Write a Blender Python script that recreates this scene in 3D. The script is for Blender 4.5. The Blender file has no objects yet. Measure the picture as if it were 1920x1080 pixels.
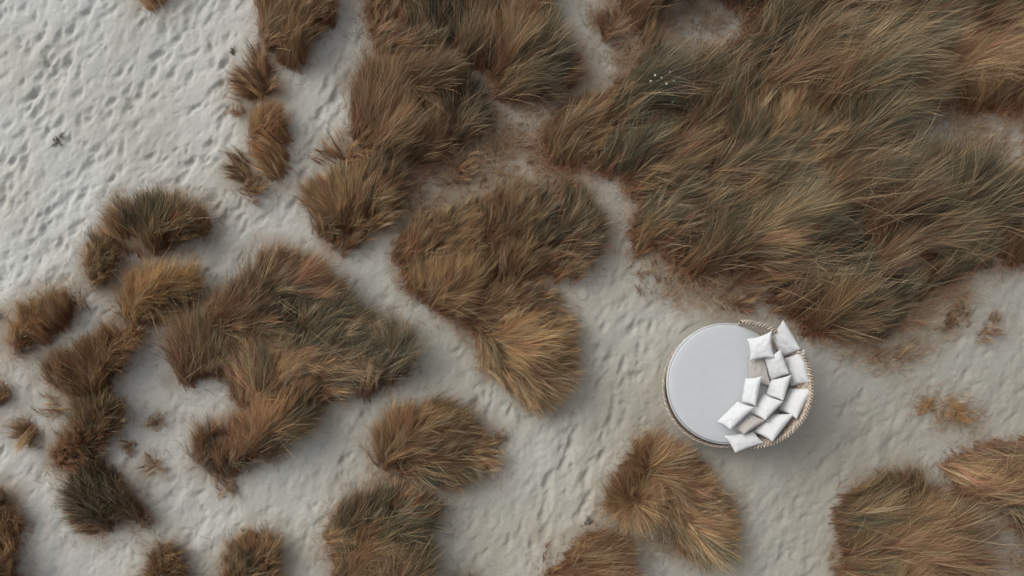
import bpy, bmesh, math, random
import numpy as np
from mathutils import Vector

R = math.radians
rng = np.random.default_rng(11)
random.seed(5)
scene = bpy.context.scene
COL = scene.collection

# ------------------------------------------------------------------ camera, sky, sun, exposure
CAM_H = 12.0                 # drone height above the sand
PPM = 116.0                  # photograph pixels per metre of ground
cam_d = bpy.data.cameras.new("camera")
cam = bpy.data.objects.new("camera", cam_d)
COL.objects.link(cam)
cam.location = (0, 0, CAM_H)
cam_d.sensor_width = 36
cam_d.lens = 36 * CAM_H / (1920 / PPM)
cam_d.clip_end = 2000
scene.camera = cam

SUN_EL, SUN_AZ = R(38), R(-52)          # azimuth clockwise from +Y
w = bpy.data.worlds.new("World")
scene.world = w
w.use_nodes = True
nt = w.node_tree
bg = nt.nodes["Background"]
sky = nt.nodes.new("ShaderNodeTexSky")
sky.sky_type = 'NISHITA'
sky.sun_disc = False
sky.sun_elevation = SUN_EL
sky.sun_rotation = SUN_AZ
sky.dust_density = 4.0
sky.air_density = 1.0
hs = nt.nodes.new("ShaderNodeHueSaturation")       # veiled, overcast sky
hs.inputs["Saturation"].default_value = .22
nt.links.new(sky.outputs[0], hs.inputs["Color"]); nt.links.new(hs.outputs[0], bg.inputs[0])
bg.inputs[1].default_value = 0.135
sun_d = bpy.data.lights.new("sun", 'SUN')
sun_d.energy = .65
sun_d.angle = R(45)
sun_d.color = (1.0, 0.965, 0.91)
sun = bpy.data.objects.new("sun", sun_d)
COL.objects.link(sun)
sv = Vector((math.sin(SUN_AZ) * math.cos(SUN_EL), math.cos(SUN_AZ) * math.cos(SUN_EL), math.sin(SUN_EL)))
sun.rotation_euler = sv.to_track_quat('Z', 'Y').to_euler()
sun.location = sv * 40
scene.view_settings.view_transform = 'Standard'
scene.view_settings.look = 'None'
scene.view_settings.gamma = 1
scene.view_settings.exposure = 0.17
scene.cycles.max_bounces = 6

# ------------------------------------------------------------------ helpers
def G(px, py, z=0.0):
    """point at height z that stands at that place of the survey picture"""
    k = (CAM_H - z) / CAM_H / PPM
    return (np.asarray(px, float) - 960) * k, (540 - np.asarray(py, float)) * k

_lat = {}
def vnoise(x, y, s, seed):
    if seed not in _lat:
        _lat[seed] = np.random.default_rng(1000 + seed).random((256, 256))
    t = _lat[seed]
    x = np.asarray(x, float) / s + 37.3; y = np.asarray(y, float) / s + 71.7
    xi = np.floor(x).astype(int); yi = np.floor(y).astype(int)
    fx = x - xi; fy = y - yi
    fx = fx * fx * (3 - 2 * fx); fy = fy * fy * (3 - 2 * fy)
    a = t[xi & 255, yi & 255]; b = t[(xi + 1) & 255, yi & 255]
    c = t[xi & 255, (yi + 1) & 255]; d = t[(xi + 1) & 255, (yi + 1) & 255]
    return (a * (1 - fx) + b * fx) * (1 - fy) + (c * (1 - fx) + d * fx) * fy * 1.0

def fbm(x, y, s, seed, n=3):
    v = 0; a = 1; t = 0
    for i in range(n):
        v = v + a * vnoise(x, y, s / 2 ** i, seed + i); t += a; a *= .5
    return v / t

def mat(name):
    m = bpy.data.materials.new(name); m.use_nodes = True
    return m, m.node_tree, m.node_tree.nodes["Principled BSDF"]

def tag(o, label=None, cat=None, group=None, kind=None):
    if label: o["label"] = label
    if cat: o["category"] = cat
    if group: o["group"] = group
    if kind: o["kind"] = kind
    return o

def link(name, me, parent=None, m=None):
    o = bpy.data.objects.new(name, me); COL.objects.link(o)
    if parent: o.parent = parent
    if m: me.materials.append(m)
    return o

def np_mesh(name, verts, quads, col=None, smooth=True):
    me = bpy.data.meshes.new(name)
    nv, nq = len(verts), len(quads)
    me.vertices.add(nv); me.vertices.foreach_set("co", np.ascontiguousarray(verts, np.float32).ravel())
    me.loops.add(nq * 4); me.loops.foreach_set("vertex_index", np.ascontiguousarray(quads, np.int32).ravel())
    me.polygons.add(nq)
    me.polygons.foreach_set("loop_start", np.arange(0, nq * 4, 4, dtype=np.int32))
    me.polygons.foreach_set("loop_total", np.full(nq, 4, dtype=np.int32))
    me.polygons.foreach_set("use_smooth", np.full(nq, smooth, dtype=bool))
    me.update(calc_edges=True)
    if col is not None:
        a = me.color_attributes.new("Col", 'FLOAT_COLOR', 'POINT')
        c4 = np.ones((nv, 4), np.float32); c4[:, :3] = col
        a.data.foreach_set("color", c4.ravel())
    return me

def grid_quads(nu, nv, wrap_u=False):
    """nu x nv vertex grid, index = i*nv + j"""
    iu = np.arange(nu if wrap_u else nu - 1); jv = np.arange(nv - 1)
    I, J = np.meshgrid(iu, jv, indexing='ij')
    I2 = (I + 1) % nu
    return np.stack([I * nv + J, I2 * nv + J, I2 * nv + J + 1, I * nv + J + 1], -1).reshape(-1, 4)

# ------------------------------------------------------------------ where the grass grows (survey map)
# each: label, group, polygons, holes, lean angle, radial share, blade length, droop, fill, greenness
CL = "marram tussocks standing alone on the pale sand"
PATCH = [
 dict(n="grass", kind="stuff", label="wide wind-combed field of long brown and olive marram grass behind the daybed", cat="grass",
  poly=[[(1190,-330),(2330,-330),(2330,400),(1960,470),(1880,490),(1830,505),(1790,525),(1745,565),(1700,605),(1660,632),(1610,645),(1570,640),(1530,612),(1510,575),(1480,545),(1440,512),(1400,497),(1330,492),(1250,484),(1200,455),(1212,400),(1192,312),(1150,300),(1090,308),(1040,304),(1012,270),(1030,235),(1090,172),(1150,158),(1185,145),(1215,105),(1210,60),(1195,20)]],
  hole=[[(1230,15),(1300,-40),(1425,-10),(1440,55),(1365,100),(1300,128),(1245,95)],[(1705,210),(1760,165),(1850,175),(1960,190),(2200,215),(2200,325),(1940,325),(1860,325),(1790,305),(1730,265)]],
  a=40, rad=0.0, L=.98, th=88, fill=1.0, gr=.42),
 dict(n="grass", kind="stuff", label="brown marram grass mass at the top edge between the sand path and grey sand hollow", cat="grass",
  poly=[[(697,-330),(1035,-330),(1030,60),(1062,90),(1085,112),(1072,150),(1040,182),(1000,187),(960,165),(940,132),(905,104),(860,100),(800,92),(760,95),(722,98),(700,75)]],
  hole=[], a=58, rad=.15, L=.85, th=80, fill=1.0, gr=.25),
 dict(n="grass", kind="stuff", label="combed rust-brown marram mass beside the upper sand path, blades swept up and right", cat="grass",
  poly=[[(690,122),(740,104),(800,98),(850,112),(890,150),(915,190),(922,232),(893,262),(862,282),(840,302),(800,312),(770,318),(740,308),(700,275),(662,240),(662,200),(678,160)]],
  hole=[], a=50, rad=.15, L=.85, th=80, fill=1.0, gr=.25),
 dict(n="grass", kind="stuff", label="central marram mass with a dark olive right shoulder against the winding sand path", cat="grass",
  poly=[[(820,392),(870,374),(920,362),(965,345),(1010,330),(1060,332),(1100,362),(1133,402),(1138,450),(1115,508),(1080,516),(1030,502),(1000,515),(980,545),(960,580),(935,620),(890,640),(868,600),(820,575),(770,552),(745,510),(742,462),(762,430),(790,402)]],
  hole=[], a=42, rad=.15, L=.85, th=80, fill=1.0, gr=.3),
 dict(label="rounded rust-gold tussock at the lower tip of the central grass mass", poly=[[(965,560),(1010,540),(1050,560),(1075,592),(1080,640),(1070,700),(1045,742),(1010,762),(980,745),(940,720),(912,690),(895,650),(925,610)]],
  a=0, rad=.5, L=.60, th=78, gr=.08),
 dict(label="tall upright tussock at the top edge left of the upper sand path", poly=[[(490,-120),(622,-120),(626,30),(600,72),(580,98),(545,108),(515,92),(495,50),(487,15)]], a=75, rad=.3, L=.62, th=52, gr=.1),
 dict(label="narrow dark-footed tussock just below the tall top-edge tussock", poly=[[(472,78),(500,95),(513,150),(513,180),(480,188),(452,180),(444,165),(457,120),(464,92)]], a=80, rad=.4, L=.5, th=52, gr=.1),
 dict(label="tiny sprig of grass under the narrow dark-footed tussock", poly=[[(440,192),(470,195),(460,220),(437,228)]], a=150, rad=.6, L=.35, th=60, fill=.6, gr=0),
 dict(label="upright brown strip of grass along the left side of the sand path", poly=[[(478,207),(528,207),(530,270),(526,330),(508,345),(492,295),(482,250)]], a=80, rad=.3, L=.5, th=52, gr=.05),
 dict(label="ragged low tussock with a bare sandy middle beside the sand path", poly=[[(438,278),(462,290),(467,312),(503,335),(518,355),(480,383),(460,376),(448,345),(415,330),(405,322),(430,297)]], a=110, rad=.7, L=.42, th=60, fill=.75, gr=.05),
 dict(label="scrap of brown grass cut off by the top edge above the trampled sand", poly=[[(245,-60),(335,-60),(320,6),(285,13),(258,6)]], a=90, rad=.4, L=.35, th=60, fill=.8, gr=0),
 dict(label="arching crescent tussock bordering the footprinted sand", poly=[[(245,378),(290,367),(340,372),(380,387),(402,410),(398,428),(360,443),(330,453),(300,475),(275,468),(252,463),(226,475),(211,500),(205,532),(190,547),(172,543),(157,500),(153,462),(167,443),(195,442),(207,412),(226,388)]], a=75, rad=.35, L=.58, th=52, gr=.1),
 dict(label="fan-shaped tawny tussock tucked inside the crescent tussock", poly=[[(248,522),(275,510),(320,510),(350,492),(378,492),(383,515),(363,550),(335,573),(310,593),(290,607),(268,603),(242,600),(228,580),(232,550),(245,525)]], a=55, rad=.3, L=.62, th=58, gr=.12),
 dict(label="long reddish tussock sloping down left below the fan-shaped one", poly=[[(190,617),(240,607),(268,625),(260,650),(240,665),(215,690),(200,713),(180,728),(140,738),(110,738),(82,723),(73,695),(92,672),(120,660),(150,640),(175,627)]], a=70, rad=.35, L=.55, th=55, gr=.1),
 dict(label="hook-shaped tussock near the left edge with a dark inner side", poly=[[(22,580),(60,557),(100,543),(138,550),(150,565),(130,588),(100,608),(70,633),(46,663),(32,688),(12,683),(17,650),(27,620),(22,600)]], a=75, rad=.35, L=.55, th=52, gr=.1),
 dict(label="small wisp of grass cut by the left edge above the hook-shaped tussock", poly=[[(-60,568),(4,572),(6,590),(-60,596)]], a=120, rad=.5, L=.35, th=60, fill=.7, gr=0),
 dict(label="small dark clump cut by the left edge below the hook-shaped tussock", poly=[[(-60,715),(12,728),(12,750),(-60,760)]], a=60, rad=.5, L=.4, th=60, gr=0),
 dict(label="small starry tussock at the outer end of the lower left grass chain", poly=[[(25,792),(50,787),(68,810),(68,830),(45,838),(22,830)]], a=140, rad=.9, L=.45, th=62, fill=.9, gr=.05),
 dict(label="thin fawn tuft above the small starry tussock", poly=[[(72,745),(102,745),(112,772),(92,790),(76,778)]], a=100, rad=.6, L=.42, th=62, fill=.5, gr=.1),
 dict(label="thick tussock with red roots in the lower left grass chain", poly=[[(137,757),(170,738),(213,742),(236,757),(218,790),(190,823),(175,853),(150,878),(117,888),(93,868),(88,832),(112,820),(132,800)]], a=60, rad=.4, L=.6, th=56, gr=.12),
 dict(label="forked dark tussock at the foot of the lower left grass chain", poly=[[(140,880),(170,870),(205,887),(235,922),(258,955),(282,975),(268,998),(250,1002),(235,983),(216,958),(200,983),(170,997),(142,997),(124,983),(137,972),(115,930),(127,902)]], a=120, rad=.6, L=.52, th=58, gr=.2),
 dict(label="tall tussock cut by the left edge near the bottom corner", poly=[[(-90,928),(12,928),(37,935),(32,960),(24,1000),(28,1040),(24,1150),(-90,1150)]], a=60, rad=.4, L=.55, th=55, gr=.05),
 dict(label="spiky tussock at the bottom edge nearest the left corner", poly=[[(292,1022),(322,1015),(342,1040),(342,1150),(262,1150),(282,1060)]], a=80, rad=.6, L=.5, th=56, gr=.05),
 dict(label="broad dark-topped tussock at the bottom edge below the trampled lower sand", poly=[[(442,1013),(480,1003),(520,1008),(536,1020),(515,1050),(510,1150),(412,1150),(422,1040)]], a=60, rad=.6, L=.55, th=58, gr=.1),
 dict(label="large golden tussock at the bottom edge with a dark olive hollow", poly=[[(640,947),(690,928),(740,918),(800,928),(826,952),(826,990),(800,1030),(790,1180),(655,1180),(630,1050),(608,1010),(613,970)]], a=38, rad=.35, L=.64, th=76, gr=.2),
 dict(label="short sprigs at the bottom edge right of the large golden tussock", poly=[[(835,1078),(900,1068),(915,1150),(830,1150)]], a=70, rad=.6, L=.4, th=60, fill=.45, gr=.1),
 dict(label="oval tussock of rusty blades swept right, alone in the lower middle sand", poly=[[(702,802),(730,778),(790,758),(828,740),(856,752),(880,790),(903,815),(926,850),(921,878),(890,902),(850,907),(800,897),(750,882),(717,880),(699,850)]], a=15, rad=.45, L=.6, th=74, gr=.12),
 dict(label="small green-grey sprig at the right end of the oval tussock", poly=[[(917,815),(948,815),(953,838),(930,853)]], a=60, rad=.6, L=.35, th=60, fill=.6, gr=.9),
 dict(label="large dark tussock island left of the central sand path", poly=[[(503,463),(542,458),(555,490),(580,502),(620,517),(650,547),(660,580),(690,602),(720,608),(757,613),(781,640),(781,680),(750,697),(700,717),(650,742),(600,757),(560,735),(500,750),(440,745),(380,745),(352,760),(332,720),(323,680),(323,637),(350,602),(400,572),(440,547),(470,532),(480,510),(468,490)]],
  hole=[[(345,705),(420,685),(445,735),(395,760),(350,740)]], a=40, rad=.25, L=.72, th=74, gr=.3),
 dict(label="curved tussock along the lower side of the large dark grass island", poly=[[(347,792),(362,775),(385,812),(430,795),(452,765),(500,748),(560,735),(600,757),(580,798),(540,828),(490,848),(460,868),(420,888),(382,878),(362,850)]], a=55, rad=.4, L=.65, th=66, gr=.15),
 dict(label="flattened dry twiggy sprig under the curved tussock", poly=[[(385,905),(435,900),(445,935),(395,940)]], a=180, rad=.7, L=.38, th=74, fill=.35, gr=.05),
 dict(label="thin green blades in the gap between the lower left grass chain and the island", poly=[[(265,775),(290,775),(290,805),(270,805)]], a=90, rad=.6, L=.42, th=50, fill=.4, gr=.7),
 dict(label="small round pale-brown tuft alone in the lower left gap", poly=[[(270,852),(308,848),(315,880),(290,892),(268,880)]], a=95, rad=.8, L=.35, th=58, fill=.6, gr=.15),
 dict(label="few stray blades up left of the small round tuft", poly=[[(222,832),(245,832),(248,852),(230,852)]], a=120, rad=.5, L=.35, th=58, fill=.35, gr=.2),
 dict(label="dense dark-red tussock on the left bank of the upper grass", poly=[[(578,352),(605,337),(640,325),(690,315),(735,300),(752,330),(752,370),(742,408),(700,438),(660,477),(642,480),(622,450),(592,410),(573,377)]], a=70, rad=.5, L=.55, th=64, gr=.1),
 dict(label="loose straw-brown fringe above the dense dark-red tussock", poly=[[(600,275),(640,268),(690,268),(735,285),(745,310),(690,320),(655,312),(630,295),(605,315),(592,300)]], a=60, rad=.5, L=.5, th=66, fill=.7, gr=.05),
 dict(label="short wiry reddish grass in the hollow right of the upper path mass", poly=[[(838,300),(890,285),(905,315),(880,335),(840,335)]], a=100, rad=.4, L=.42, th=70, fill=.6, gr=0),
 dict(label="spread-out tussock below the daybed, its golden blades falling down right", poly=[[(1200,822),(1230,812),(1270,842),(1310,862),(1340,902),(1366,960),(1371,1010),(1350,1042),(1302,1052),(1272,1030),(1250,988),(1200,975),(1152,968),(1140,930),(1153,892),(1180,852)]], a=-20, rad=.85, L=.58, th=74, gr=.15),
 dict(label="brown tussock at the bottom edge below the spread-out one", poly=[[(1062,1022),(1100,1008),(1150,1003),(1187,1022),(1187,1060),(1180,1160),(1035,1160),(1050,1060)]], a=40, rad=.5, L=.6, th=72, gr=0),
 dict(label="thin green-gold sprigs at the bottom edge left of the brown tussock", poly=[[(1003,1010),(1020,1005),(1045,1060),(1050,1110),(1015,1110),(1010,1050)]], a=110, rad=.4, L=.4, th=58, fill=.4, gr=.4),
 dict(label="big tussock in the bottom right with long blades streaming right from red roots", poly=[[(1622,912),(1660,893),(1720,883),(1750,905),(1770,940),(1795,985),(1815,1030),(1830,1070),(1840,1250),(1600,1250),(1607,1060),(1585,1000),(1602,950)]], a=28, rad=.2, L=.70, th=84, gr=.25),
 dict(label="big tussock cut by the right edge, red roots on its left", poly=[[(1795,898),(1808,872),(1850,855),(1890,838),(1960,815),(2250,780),(2250,1100),(1985,1035),(1945,990),(1900,955),(1845,930),(1812,918)]], a=8, rad=.2, L=.72, th=84, gr=.3),
 dict(label="wiry sprigs on the sand left of the big bottom right tussock", poly=[[(1550,1040),(1580,1025),(1605,1075),(1570,1090)]], a=110, rad=.5, L=.38, th=58, fill=.4, gr=.1),
 dict(label="flattened heap of orange straw on the sand right of the daybed", poly=[[(1772,755),(1800,748),(1813,772),(1838,790),(1826,803),(1782,798),(1767,785)]], a=-40, rad=.4, L=.3, th=84, fill=.7, gr=-1),
 dict(label="small scrap of orange straw left of the flattened straw heap", poly=[[(1715,755),(1745,752),(1748,772),(1722,778)]], a=10, rad=.4, L=.3, th=86, fill=.35, gr=-1),
 dict(label="wispy brown tuft on the right sand below the wide field", poly=[[(1765,590),(1815,588),(1818,620),(1775,628)]], a=70, rad=.6, L=.35, th=66, fill=.45, gr=.05),
 dict(label="upright wispy tuft nearest the right edge below the wide field", poly=[[(1850,600),(1878,592),(1875,630),(1850,640)]], a=60, rad=.5, L=.35, th=62, fill=.45, gr=.1),
 dict(label="sparse sandy sprigs behind the daybed on the field's lower edge", poly=[[(1630,655),(1690,645),(1740,625),(1745,650),(1690,680),(1650,695)]], a=70, rad=.6, L=.36, th=66, fill=.35, gr=.15),
 dict(label="faded tuft half buried in sand just above the daybed", poly=[[(1335,565),(1400,548),(1435,560),(1425,590),(1345,600)]], a=60, rad=.6, L=.36, th=66, fill=.4, gr=.1),
 dict(label="pale olive tuft at the mouth of the winding sand path", poly=[[(1172,500),(1205,498),(1215,540),(1188,552)]], a=60, rad=.6, L=.36, th=60, fill=.55, gr=.35),
 dict(n="grass", kind="stuff", cat="grass", label="sparse short brown grass bridging the sandy hollow between the upper grass masses", poly=[[(895,215),(960,200),(1010,235),(1030,310),(960,345),(900,350),(850,335),(880,280)]], a=70, rad=.2, L=.36, th=70, fill=.35, gr=.05),
 dict(n="grass", kind="stuff", cat="grass", label="sparse straw-coloured grass fringe on the sand between the wide field and the daybed", poly=[[(1215,495),(1320,492),(1420,505),(1490,560),(1515,605),(1440,585),(1330,560),(1225,545)]], a=60, rad=.2, L=.36, th=70, fill=.3, gr=.04),
 dict(n="grass", kind="stuff", cat="grass", label="sparse brown grass joining the dense dark-red tussock to the central mass", poly=[[(735,310),(800,312),(850,335),(840,380),(780,415),(750,410),(755,350)]], a=60, rad=.2, L=.38, th=70, fill=.4, gr=.04),
 dict(label="small reddish grass remnant at the top edge beside the grey sand hollow", poly=[[(1120,20),(1180,30),(1190,80),(1150,90),(1120,55)]], a=90, rad=.3, L=.45, th=70, fill=.6, gr=0),
]

LITTER = [
 dict(label="thin fawn mat of short dead grass on the sand between the wide field and the daybed", poly=[[(1225,500),(1300,490),(1400,498),(1440,520),(1490,560),(1520,600),(1440,600),(1330,590),(1240,560)]], d=1.0),
 dict(label="thin dead grass scattered in the sandy hollow between the upper grass masses", poly=[[(905,190),(960,175),(1010,200),(1035,260),(1040,310),(960,335),(900,345),(860,330),(890,280),(925,250)]], d=1.0),
 dict(label="thin brown dead grass around the grey sand hollow at the top edge", poly=[[(1110,-60),(1200,-60),(1215,60),(1205,120),(1140,130),(1120,80)]], d=.85),
 dict(label="fawn dead grass on the sand opening at the right edge", poly=[[(1715,200),(1800,190),(1980,225),(1980,300),(1800,285)]], d=.85),
 dict(label="fawn dead grass in the small sand opening near the top of the wide field", poly=[[(1235,10),(1300,-25),(1420,-5),(1430,55),(1300,115),(1250,90)]], d=.8),
 dict(label="dead grass frayed along the lower right border of the wide field", poly=[[(1530,610),(1620,640),(1700,600),(1790,530),(1840,510),(1800,590),(1720,660),(1640,690),(1560,660)]], d=.9),
 dict(label="dead grass frayed between the dense dark-red tussock and the central mass", poly=[[(720,300),(800,310),(840,330),(830,370),(770,420),(740,440),(745,380)]], d=.85),
 dict(label="thin reddish dead grass under the tussock at the upper sand path", poly=[[(500,95),(580,100),(570,118),(520,150),(505,130)]], d=.5),
 dict(label="sparse dead stems between the oval and the large golden tussock", poly=[[(690,880),(760,885),(860,905),(870,930),(760,925),(690,925)]], d=.5),
 dict(label="sparse dead stems left of the big bottom right tussock", poly=[[(1560,930),(1625,900),(1610,960),(1600,1060),(1570,1080),(1575,1000)]], d=.45),
 dict(label="brown dead grass in the narrow gap between the two big bottom right tussocks", poly=[[(1775,895),(1800,900),(1840,945),(1900,1000),(1940,1050),(1960,1100),(1880,1100),(1850,1020),(1800,950)]], d=.9),
 dict(label="sparse dead stems around the flattened heap of orange straw", poly=[[(1700,740),(1770,740),(1840,780),(1850,820),(1790,820),(1720,790)]], d=.4),
 dict(label="sparse dead stems between the spread-out tussock and the brown bottom tussock", poly=[[(1120,960),(1230,975),(1270,1030),(1200,1060),(1180,1000),(1110,1000)]], d=.45),
]

MX0, MX1, MY0, MY1, MS = -360, 2340, -360, 1500, 3
mpx = np.arange(MX0, MX1, MS); mpy = np.arange(MY0, MY1, MS)
PX, PY = np.meshgrid(mpx, mpy, indexing='ij')
QX = PX + 34 * (fbm(PX, PY, 60, 1) - .5) + 14 * (vnoise(PX, PY, 14, 5) - .5)
QY = PY + 34 * (fbm(PX, PY, 60, 9) - .5) + 14 * (vnoise(PX, PY, 14, 7) - .5)

def inpoly(poly):
    ins = np.zeros(QX.shape, bool)
    n = len(poly)
    for i in range(n):
        x0, y0 = poly[i]; x1, y1 = poly[(i + 1) % n]
        if y0 == y1: continue
        c = ((y0 > QY) != (y1 > QY)) & (QX < (x1 - x0) * (QY - y0) / (y1 - y0) + x0)
        ins ^= c
    return ins

def blur(m, r):
    m = m.astype(float)
    for _ in range(2):
        for ax in (0, 1):
            k = 2 * r + 1
            p = np.concatenate([np.repeat(np.take(m, [0], ax), r + 1, ax), m, np.repeat(np.take(m, [-1], ax), r, ax)], ax)
            c = np.cumsum(p, ax)
            hi = np.take(c, np.arange(k, c.shape[ax]), ax); lo = np.take(c, np.arange(0, c.shape[ax] - k), ax)
            m = (hi - lo) / k
    return m

ALL = np.zeros(QX.shape)
for p in PATCH:
    m = np.zeros(QX.shape, bool)
    for q in p["poly"]: m |= inpoly(q)
    for q in p.get("hole", []): m &= ~inpoly(q)
    p["mask"] = m
    p["soft"] = blur(m, 7)
    ALL = np.maximum(ALL, m * p.get("fill", 1.0))
for p in LITTER:
    p["mask"] = inpoly(p["poly"][0]); p["soft"] = blur(p["mask"], 8)
LIT = np.maximum.reduce([p["soft"] * p["d"] for p in LITTER])
HUM = blur(ALL, 14)          # hummock under each clump
NEAR = blur(ALL, 9)

def samp(F, px, py):
    i = np.clip((np.asarray(px) - MX0) / MS, 0, F.shape[0] - 1.001); j = np.clip((np.asarray(py) - MY0) / MS, 0, F.shape[1] - 1.001)
    i0 = i.astype(int); j0 = j.astype(int); fi = i - i0; fj = j - j0
    return F[i0, j0] * (1 - fi) * (1 - fj) + F[i0 + 1, j0] * fi * (1 - fj) + F[i0, j0 + 1] * (1 - fi) * fj + F[i0 + 1, j0 + 1] * fi * fj

def to_px(x, y):
    return x * PPM + 960, 540 - y * PPM

BED = (3.353, -1.49)

def height(x, y):
    px, py = to_px(x, y)
    h = .13 * samp(HUM, px, py)
    h = h + .30 * (fbm(x, y, 3.4, 21, 2) - .5)
    far = np.clip((np.maximum(np.abs(x) / 10, np.abs(y) / 7) - 1) / 6, 0, 1)
    h = h + far * 2.2 * (fbm(x, y, 22, 31, 3) - .45)
    d = np.hypot(x - BED[0], y - BED[1])
    k = np.clip((d - 1.1) / .8, 0, 1); k = k * k * (3 - 2 * k)
    return h * k

# ------------------------------------------------------------------ sand
def axis(half, step, far):
    a = list(np.arange(0, half, step)); s = step
    while a[-1] < far:
        s *= 1.22; a.append(a[-1] + s)
    a = np.array(a); return np.concatenate([-a[:0:-1], a])
ax, ay = axis(9.4, .0165, 420), axis(5.6, .0165, 420)
SX, SY = np.meshgrid(ax, ay, indexing='ij')
SZ = height(SX, SY)
NX, NY = len(ax), len(ay)
spx, spy = to_px(SX, SY)
near = samp(NEAR, spx, spy)
near0 = near.copy()
# wind-lumped surface: soft lumps stretched up-right
ca, sa = math.cos(R(58)), math.sin(R(58))
U = SX * ca + SY * sa; V = -SX * sa + SY * ca
infoc = (np.abs(SX) < 9.6) & (np.abs(SY) < 5.8)
open_ = np.clip(1 - near * 1.6, 0, 1)
lump = (fbm(U * .5, V, .20, 41, 3) - .5) * .052 * np.clip(.3 + 1.6 * (vnoise(SX, SY, .9, 43) - .2), .6, 1.5) + (fbm(U * .7, V, .055, 47, 2) - .5) * .009
SZ = SZ + lump * infoc * (.25 + .75 * open_) * (np.hypot(SX - BED[0], SY - BED[1]) > 1.0)
# footprints: real dents with pushed-up rims
def dent(x, y, ang, ln, wd, dep):
    r = ln * 1.6
    i0, i1 = np.searchsorted(ax, [x - r, x + r]); j0, j1 = np.searchsorted(ay, [y - r, y + r])
    if i1 - i0 < 3 or j1 - j0 < 3: return
    dx = SX[i0:i1, j0:j1] - x; dy = SY[i0:i1, j0:j1] - y
    c, s = math.cos(ang), math.sin(ang)
    u = (dx * c + dy * s) / ln; v = (-dx * s + dy * c) / wd
    v = v * (1 + .35 * u)
    wob = 1 + .8 * (fbm(dx + x * 7, dy + y * 7, .09, 55, 2) - .5)
    d = np.sqrt(u * u + v * v) * wob
    prof = -np.exp(-d ** 1.9) + .10 * np.exp(-((d - 1.45) / .38) ** 2)
    SZ[i0:i1, j0:j1] += dep * prof
frng = np.random.default_rng(77)
def prints(n, x0, x1, y0, y1, a0, dep, asd=16):
    for _ in range(n):
        px = frng.uniform(x0, x1); py = frng.uniform(y0, y1)
        if samp(NEAR, px, py) > .22: continue
        x, y = G(px, py)
        if math.hypot(x - BED[0], y - BED[1]) < 1.15: continue
        sc = frng.uniform(.4, 1.0)
        dent(float(x), float(y), R(a0 + frng.normal(0, asd)), .125 * sc, .06 * sc * frng.uniform(.8, 1.35), dep * sc * frng.uniform(.35, 1.3))
prints(560, -80, 470, -80, 560, 58, .038)
prints(70, 380, 700, 0, 420, 66, .026)
prints(90, -60, 330, 560, 1080, 60, .022)
prints(110, 250, 720, 760, 1080, 70, .024)
prints(150, 840, 1240, 560, 1080, 70, .028)
prints(110, 1290, 1620, 830, 1090, 50, .020, 30)
prints(110, 620, 1250, 420, 900, 60, .020)
prints(70, 1560, 1920, 520, 860, 40, .018, 30)
prints(40, 1100, 1210, 300, 560, 75, .022)
for _q in range(1):
    prints(240, -80, 500, -80, 560, 58, .016, 35)
    prints(620, 200, 1250, 420, 1080, 65, .024, 35)
    prints(330, 1290, 1920, 520, 1090, 50, .023, 35)
    prints(200, -80, 380, 540, 1080, 62, .022, 35)
# lines of steps
for (x0, y0, x1, y1, n) in [(20,250,190,-20,9),(-20,420,140,90,13),(60,470,330,60,14),(180,560,400,260,10),(560,400,650,60,12),(600,330,680,30,9),(1000,1040,1130,640,13),(1080,980,1200,600,11)]:
    for k in range(n):
        t = (k + .5) / n
        px = x0 + (x1 - x0) * t + frng.normal(0, 5) + (6 if k % 2 else -6); py = y0 + (y1 - y0) * t
        if samp(NEAR, px, py) > .25: continue
        x, y = G(px, py)
        dent(float(x), float(y), math.atan2(-(y1 - y0), x1 - x0) + frng.normal(0, .15), .14, .058, .04 * frng.uniform(.7, 1.2))
# sand colour: cool pale, warmer and littered near the grass, light gradient painted across
litter = np.clip((near - .03) * 1.5 + 1.1 * (fbm(SX, SY, .45, 61, 3) - .5), 0, 1)
litter = np.where(near > .004, litter, 0) * np.clip(near * 12, 0, 1)
litter = np.clip(litter + samp(LIT, spx, spy) * np.clip(.3 + 3.2 * (fbm(SX, SY, .28, 63, 4) - .45), 0, 1) * 1.0, 0, 1)
warm = np.clip(.18 + .55 * np.clip((spx - 250) / 900, 0, 1) + .25 * np.clip((spy - 500) / 500, 0, 1) + .9 * near + .9 * (fbm(SX, SY, 1.1, 66, 3) - .5), 0, 1)
cool_c = np.array([.50, .503, .472]); warm_c = np.array([.400, .380, .318]); lit_c = np.array([.255, .195, .135])
SC = cool_c + (warm_c - cool_c) * warm[..., None]
SC = SC * (1 - .15 * np.clip((spx - 1200) / 450, 0, 1))[..., None]      # light falling off towards the daybed side, painted into the sand colour
SC = SC + (lit_c - SC) * (np.clip(litter, 0, .85))[..., None]
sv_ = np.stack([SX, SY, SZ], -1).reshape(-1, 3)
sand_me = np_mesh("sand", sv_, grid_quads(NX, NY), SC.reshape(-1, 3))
m, t, b = mat("dune_sand")
at = t.nodes.new("ShaderNodeAttribute"); at.attribute_name = "Col"
nz = t.nodes.new("ShaderNodeTexNoise"); nz.inputs["Scale"].default_value = 26; nz.inputs["Detail"].default_value = 6
geo = t.nodes.new("ShaderNodeNewGeometry")
t.links.new(geo.outputs["Position"], nz.inputs["Vector"])
mr = t.nodes.new("ShaderNodeMapRange"); mr.inputs[3].default_value = .84; mr.inputs[4].default_value = 1.14
t.links.new(nz.outputs[0], mr.inputs[0])
mx = t.nodes.new("ShaderNodeVectorMath"); mx.operation = 'SCALE'
t.links.new(at.outputs["Color"], mx.inputs[0]); t.links.new(mr.outputs[0], mx.inputs["Scale"])
t.links.new(mx.outputs[0], b.inputs["Base Color"])
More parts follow.
